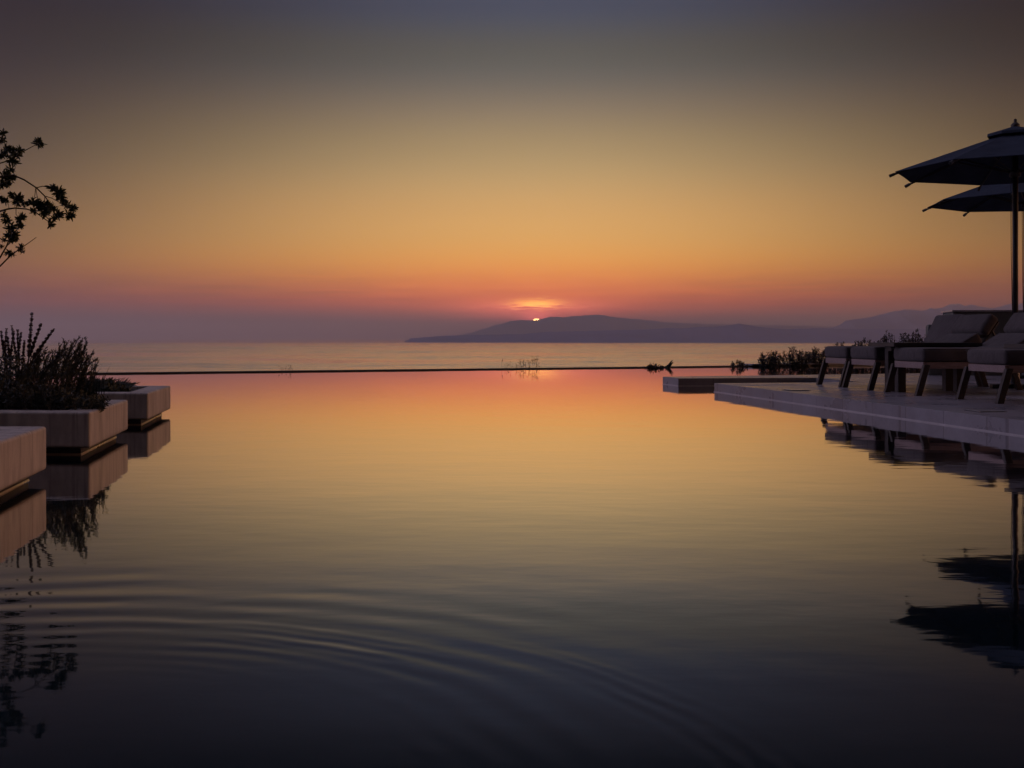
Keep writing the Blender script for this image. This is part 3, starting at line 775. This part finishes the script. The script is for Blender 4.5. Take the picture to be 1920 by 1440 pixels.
def wisp(px, Yc, tips_, label, dots=7):
    r = empty('dry_flower', (W(px, 690, Yc).x, Yc * YS, -.4)); tag(r, label, 'plant')
    for tx, ty in tips_:
        bs, bf = bmesh.new(), bmesh.new()
        p0 = Vector((W(px, 690, Yc).x + random.uniform(-.06, .06) + (tx - px) * Yc * YS / F * .5, Yc * YS, -.4)); p1 = W(tx, ty, Yc + random.uniform(-.2, .2))
        tube(bs, bent(p0, p1, .03, 4), .0022, 4)
        for q in range(dots):
            c = p1 + rdir() * random.uniform(.0, .09); tube(bs, [p1 - Vector((0, 0, .06)), c], .0012, 3)
            for w in range(4): leaf(bs, c, rdir(), .017, .013, simple_leaf=True)
        st_ = kid('stalk', bs, M['dry'], r); bf.free()
wisp(985, 17.45, [(968, 684), (975, 679), (981, 676), (986, 683), (992, 679), (998, 674), (1003, 678), (1007, 672), (994, 686), (978, 687), (1006, 683)], 'wispy dry flower heads over the pool edge below the sun')
wisp(946, 17.3, [(941, 676), (947, 684), (951, 681), (958, 683)], 'two thin dry flower stalks left of the wispy cluster', 3)
wisp(537, 16.2, [(528, 689), (536, 690), (544, 688), (549, 691)], 'tiny dry sprig at the left part of the pool edge', 3)
tp = [(W(1252, 690, 17.9), W(1262, 675, 17.9), .03), (W(1254, 688, 17.9), W(1263, 678, 17.9), .0), (W(1248, 692, 17.9), W(1258, 681, 17.9), .02), (W(1246, 692, 17.9), W(1253, 683, 17.9), .0)]
blades('leaf_sprig', 'single pointed leaf sprig standing beside the flat dark clump', 'plant', (W(1250, 690, 17.9).x, 17.9 * YS, -.3), tp, M['grass'], .06, True)

# ================================================================== TERRACE FURNITURE
def sweep(bm, prof, w, th, bev):
    """cushion: a slab of thickness th following the top line prof (x,z), width w, rounded edges"""
    top = [Vector((x, 0, z)) for x, z in prof]; n = len(top); low = []
    for i in range(n):
        d = (top[min(i + 1, n - 1)] - top[max(i - 1, 0)]).normalized(); low.append(top[i] + Vector((d.z, 0, -d.x)) * th)
    ring = []
    for y in (-w / 2, w / 2):
        ring.append(([bm.verts.new((p.x, y, p.z)) for p in top], [bm.verts.new((p.x, y, p.z)) for p in low]))
    (a, b), (c, e) = ring
    for i in range(n - 1):
        bm.faces.new((a[i], a[i + 1], c[i + 1], c[i])); bm.faces.new((b[i], e[i], e[i + 1], b[i + 1]))
        bm.faces.new((a[i], b[i], b[i + 1], a[i + 1])); bm.faces.new((c[i], c[i + 1], e[i + 1], e[i]))
    bm.faces.new((a[0], c[0], e[0], b[0])); bm.faces.new((a[-1], b[-1], e[-1], c[-1]))
    bmesh.ops.recalc_face_normals(bm, faces=bm.faces)
    es = [e_ for e_ in bm.edges if e_.calc_face_angle(0) > .9]
    bmesh.ops.bevel(bm, geom=es, offset=bev, segments=4, profile=.5, affect='EDGES')

def leg_bm(xb, xt, y, z0, z1, sx=.062, sy=.05):
    bm = bmesh.new()
    vs = []
    for z, x in ((z0, xb), (z1, xt)):
        for yy in (y - sy / 2, y + sy / 2):
            for xx in (x, x + sx): vs.append(bm.verts.new((xx, yy, z)))
    for q in ((0, 2, 3, 1), (4, 5, 7, 6), (0, 1, 5, 4), (2, 6, 7, 3), (0, 4, 6, 2), (1, 3, 7, 5)): bm.faces.new([vs[i] for i in q])
    bmesh.ops.bevel(bm, geom=list(bm.edges), offset=.004, segments=2, profile=.5, affect='EDGES')
    return bm
def lounger(x, y, label, w, seat, back, hang=None):
    rz = radians(5)
    w *= YS; y *= YS
    root = empty('sun_lounger', (x, y, DZ), rz); tag(root, label, 'sun lounger', 'sun loungers in a row on the terrace')
    hw = w / 2
    bm = bmesh.new()
    box(bm, .098, .128, -hw + .006, hw - .006, .262, .326, .004)
    box(bm, .13, 1.66, -hw + .004, -hw + .034, .262, .326, .004); box(bm, .13, 1.66, hw - .034, hw - .004, .262, .326, .004)
    box(bm, 1.662, 1.69, -hw + .006, hw - .006, .262, .326, .004)
    obj('frame', bm, M['wood'], root)
    bm = bmesh.new()
    for k in range(11): box(bm, .16 + k * .1, .225 + k * .1, -hw + .036, hw - .036, .30, .322)
    obj('slats', bm, M['darkwood'], root)
    for s in (-1, 1):
        yy = s * (hw - .027)
        obj('leg', leg_bm(0, .085, yy + s * .052, 0, .30), M['darkwood'], root)
        obj('leg', leg_bm(1.66, 1.56, yy + s * .052, 0, .30), M['darkwood'], root)
    bm = bmesh.new(); sweep(bm, seat, w + .03, .132, .038); c = obj('seat_cushion', bm, M['cushion'], root, True)
    for s in (-1, 1):                                              # piping along both long edges of the cushion
        bm = bmesh.new(); tube(bm, [(px_ + .0, s * (w / 2 + .006), z_ - .012) for px_, z_ in seat], .0045, 5)
        obj('piping', bm, M['cushion'], c, True)
    bm = bmesh.new(); sweep(bm, back, w + .03, .125, .04); obj('back_cushion', bm, M['cushion'], root, True)
    # wooden back frame just behind the back cushion
    (xa, za), (xb, zb) = back[0], back[-1]; d = Vector((xb - xa, 0, zb - za)).normalized(); nrm = Vector((d.z, 0, -d.x))
    bm = bmesh.new()
    for s in (-1, 1):
        p0 = Vector((xa, s * (hw - .03), za)) + nrm * .135 - d * .12; p1 = Vector((xb, s * (hw - .03), zb)) + nrm * .135 - d * .03
        tube(bm, [p0, p1], .018, 4)
        tube(bm, [p0.lerp(p1, .65), Vector((1.6, s * (hw - .03), .31))], .013, 4)
    for k in range(5):
        c0 = Vector((xa, 0, za)).lerp(Vector((xb, 0, zb)), .08 + k * .2) + nrm * .135
        tube(bm, [c0 - Vector((0, hw - .04, 0)), c0 + Vector((0, hw - .04, 0))], .014, 4)
    obj('back_frame', bm, M['darkwood'], root)
    return root
SEAT = [(.085, .462), (.3, .466), (.6, .463), (.9, .466), (1.0, .485), (1.12, .555), (1.235, .625)]
BACK = [(1.245, .640), (1.31, .735), (1.385, .838)]
SEAT1 = [(.085, .462), (.3, .466), (.6, .463), (.9, .466), (1.1, .463), (1.27, .466)]
BACK1 = [(1.30, .50), (1.40, .69), (1.475, .85)]
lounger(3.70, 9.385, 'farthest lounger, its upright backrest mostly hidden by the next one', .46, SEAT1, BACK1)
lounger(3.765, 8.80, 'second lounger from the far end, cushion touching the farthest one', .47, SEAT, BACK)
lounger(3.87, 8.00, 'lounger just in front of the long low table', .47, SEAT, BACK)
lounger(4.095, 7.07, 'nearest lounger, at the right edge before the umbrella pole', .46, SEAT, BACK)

def side_table(x0, x1, y0, y1, label):
    root = empty('side_table', ((x0 + x1) / 2, (y0 + y1) / 2 * YS + .04, DZ), radians(5)); tag(root, label, 'table', 'low wooden tables between the loungers')
    hx, hy = (x1 - x0) / 2, (y1 - y0) / 2 * YS
    zt = .513
    bm = bmesh.new(); box(bm, -hx, hx, -hy, hy, zt - .042, zt, .005); obj('tabletop', bm, M['darkwood'], root)
    bm = bmesh.new()
    box(bm, -hx + .09, hx - .09, -.05, .05, zt - .09, zt - .044, .004)
    obj('apron', bm, M['darkwood'], root)
    for sx_ in (-1, 1):
        for sy_ in (-1, 1):
            bm = bmesh.new(); cx, cy = sx_ * (hx - .155), sy_ * .13
            box(bm, cx - .043, cx + .043, cy - .045, cy + .045, 0, zt - .044, .004); obj('leg', bm, M['darkwood'], root)
    return root
side_table(3.86, 4.80, 8.15, 8.60, 'long low dark table between the second and third loungers')
side_table(4.17, 5.1, 6.30, 6.74, 'low dark table cut by the right photo edge, beside the nearest lounger')

def umbrella(x, y, phi, label):
    root = empty('parasol', (x, y, DZ)); tag(root, label, 'parasol', 'parasols standing among the loungers')
    R, zr, za = 1.31, 2.435, 2.87
    n = 8
    def rimp(k, rr=R, z=None): return Vector((rr * cos(phi + 2 * pi * k / n), rr * sin(phi + 2 * pi * k / n), zr if z is None else z))
    bm = bmesh.new()
    segs, rings = 6, 7
    grid_ = []
    for j in range(rings + 1):
        q = j / rings; row = []
        rr = .16 + (R - .16) * q; z = za - .045 - (za - .045 - zr) * q - .035 * sin(pi * q) * 0
        for k in range(n):
            a = rimp(k, rr, z); b = rimp(k + 1, rr, z)
            for s in range(segs):
                u = s / segs; p = a.lerp(b, u); sagd = 4 * u * (1 - u)
                p.z -= .022 * sagd * sin(pi * min(1, q * 1.1)) * .9; 
                p.x *= 1 - .008 * sagd * q; p.y *= 1 - .008 * sagd * q
                row.append(p)
        grid_.append(row)
    for off in (0, -.006):
        V = [[bm.verts.new(p + Vector((0, 0, off))) for p in row] for row in grid_]
        m_ = n * segs
        for j in range(rings):
            for k in range(m_):
                q = (V[j][k], V[j][(k + 1) % m_], V[j + 1][(k + 1) % m_], V[j + 1][k])
                bm.faces.new(q if off else tuple(reversed(q)))
        if off == 0: top = V[-1]
        else:
            for k in range(m_): bm.faces.new((top[k], V[-1][k], V[-1][(k + 1) % m_], top[(k + 1) % m_]))
    bmesh.ops.recalc_face_normals(bm, faces=bm.faces)
    can = obj('canopy', bm, M['canopy'], root)
    bm = bmesh.new()                                               # raised vent cap
    c = bm.verts.new((0, 0, za + .06)); ring = [bm.verts.new(rimp(k, .30, za - .028)) for k in range(n)]; lowr = [bm.verts.new(rimp(k, .305, za - .058)) for k in range(n)]
    for k in range(n):
        bm.faces.new((c, ring[k], ring[(k + 1) % n])); bm.faces.new((ring[k], lowr[k], lowr[(k + 1) % n], ring[(k + 1) % n]))
    obj('vent_cap', bm, M['canopy'], can)
    bm = bmesh.new(); lathe(bm, [(.045, za + .03), (.05, za + .07), (.03, za + .09), (.016, za + .10), (.018, za + .13), (.004, za + .14)], sides=12); obj('finial', bm, M['darkwood'], root, True)
    bm = bmesh.new(); lathe(bm, [(.031, .02), (.031, za + .03)], sides=14); obj('pole', bm, M['darkwood'], root, True)
    bm = bmesh.new(); box(bm, -.27, .27, -.05, .05, 0, .045, .008); box(bm, -.05, .05, -.27, -.052, 0, .045, .008); box(bm, -.05, .05, .052, .27, 0, .045, .008); lathe(bm, [(.055, .046), (.045, .19), (.034, .21)]); obj('base', bm, M['metal'], root)
    bm = bmesh.new(); lathe(bm, [(.06, 2.36), (.06, 2.43), (.045, 2.45)]); obj('hub', bm, M['darkwood'], root, True)
    for k in range(n):
        a = rimp(k, .05, za - .03); b = rimp(k, R + .035, zr - .022 - .012)
        bm = bmesh.new(); tube(bm, [a - Vector((0, 0, .03)), b - Vector((0, 0, .004))], .012, 4)
        tube(bm, [rimp(k, .055, 2.41), rimp(k, R * .52, za - (za - zr) * .52 - .05)], .009, 4)
        rib = obj('rib', bm, M['darkwood'], root)
        d_ = (b - a).normalized()
        bm = bmesh.new(); tube(bm, [b - d_ * .03 - Vector((0, 0, .004)), b + d_ * .03 - Vector((0, 0, .008))], [.018, .02], 6); obj('end_cap', bm, M['metal'], rib)
    bm = bmesh.new(); tube(bm, [(-.058, -.02, 2.38), (-.054, -.02, 1.5), (-.045, -.02, 1.0), (-.033, -.015, .62)], .004, 5); obj('cord', bm, M['cord'], root)
    return root
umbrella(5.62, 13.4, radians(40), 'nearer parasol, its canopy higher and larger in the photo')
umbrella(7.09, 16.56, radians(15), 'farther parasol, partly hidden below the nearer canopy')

# low wall behind the loungers
r = empty('garden_wall', (8, 18, DZ)); tag(r, 'low dark rendered wall behind the lounger backs', 'wall')
bm = bmesh.new(); prism(bm, [(6.59, 11.95 * YS), (12.5, 11.6 * YS), (12.5, 12.3 * YS), (6.73, 12.5 * YS)], DZ - .02, 1.055, .012, 2); kid('wall', bm, M['wall'], r)
bm = bmesh.new(); prism(bm, [(6.57, 11.94 * YS), (12.5, 11.59 * YS), (12.5, 12.31 * YS), (6.71, 12.51 * YS)], 1.056, 1.085, .006, 2); kid('coping', bm, M['coping'], r)  # pale cap paints the light along the wall's top edge
bm = bmesh.new()
prism(bm, [(6.24, 12.0 * YS), (6.586, 12.0 * YS), (6.66, 12.3 * YS), (6.36, 12.3 * YS)], DZ - .02, .87, .03, 2); kid('pier', bm, M['wall'], r)

# flush lids let into the terrace
for x, y, lab in ((3.04, 8.55, 'flat pale metal lid in the terrace near its left corner'), (3.62, 6.12, 'flat pale metal lid in the terrace near the right photo edge')):
    r = empty('skimmer_lid', (x, y * YS, DZ), radians(8)); tag(r, lab, 'lid', 'skimmer lids in the terrace')
    bm = bmesh.new(); box(bm, -.10, .10, -.10, .10, .004, .010, .002, 1); obj('plate', bm, M['steel'], r)
    bm = bmesh.new(); box(bm, -.115, .115, -.115, .115, .0005, .0038); obj('frame', bm, M['edge'], r)

# ================================================================== CAMERA, RENDER
cam = bpy.data.cameras.new('camera'); co = bpy.data.objects.new('camera', cam); COL.objects.link(co)
co.location = (0, 0, H); co.rotation_euler = (radians(90), 0, 0)
cam.sensor_width = 36; cam.lens = 36 * F / 1920; cam.shift_y = -(720 - HZ) / 1920
cam.clip_start = .05; cam.clip_end = 80000
S.camera = co
S.view_settings.view_transform = 'Standard'; S.view_settings.look = 'None'; S.view_settings.exposure = 0; S.view_settings.gamma = 1
S.render.engine = 'CYCLES'
cy = S.cycles
cy.use_denoising = True
try: cy.denoiser = 'OPENIMAGEDENOISE'
except Exception: pass
cy.max_bounces = 8; cy.diffuse_bounces = 3; cy.glossy_bounces = 4; cy.volume_bounces = 0; cy.transparent_max_bounces = 8
cy.sample_clamp_indirect = 4.0; cy.caustics_reflective = False
world.cycles.sampling_method = 'MANUAL'; world.cycles.sample_map_resolution = 2048
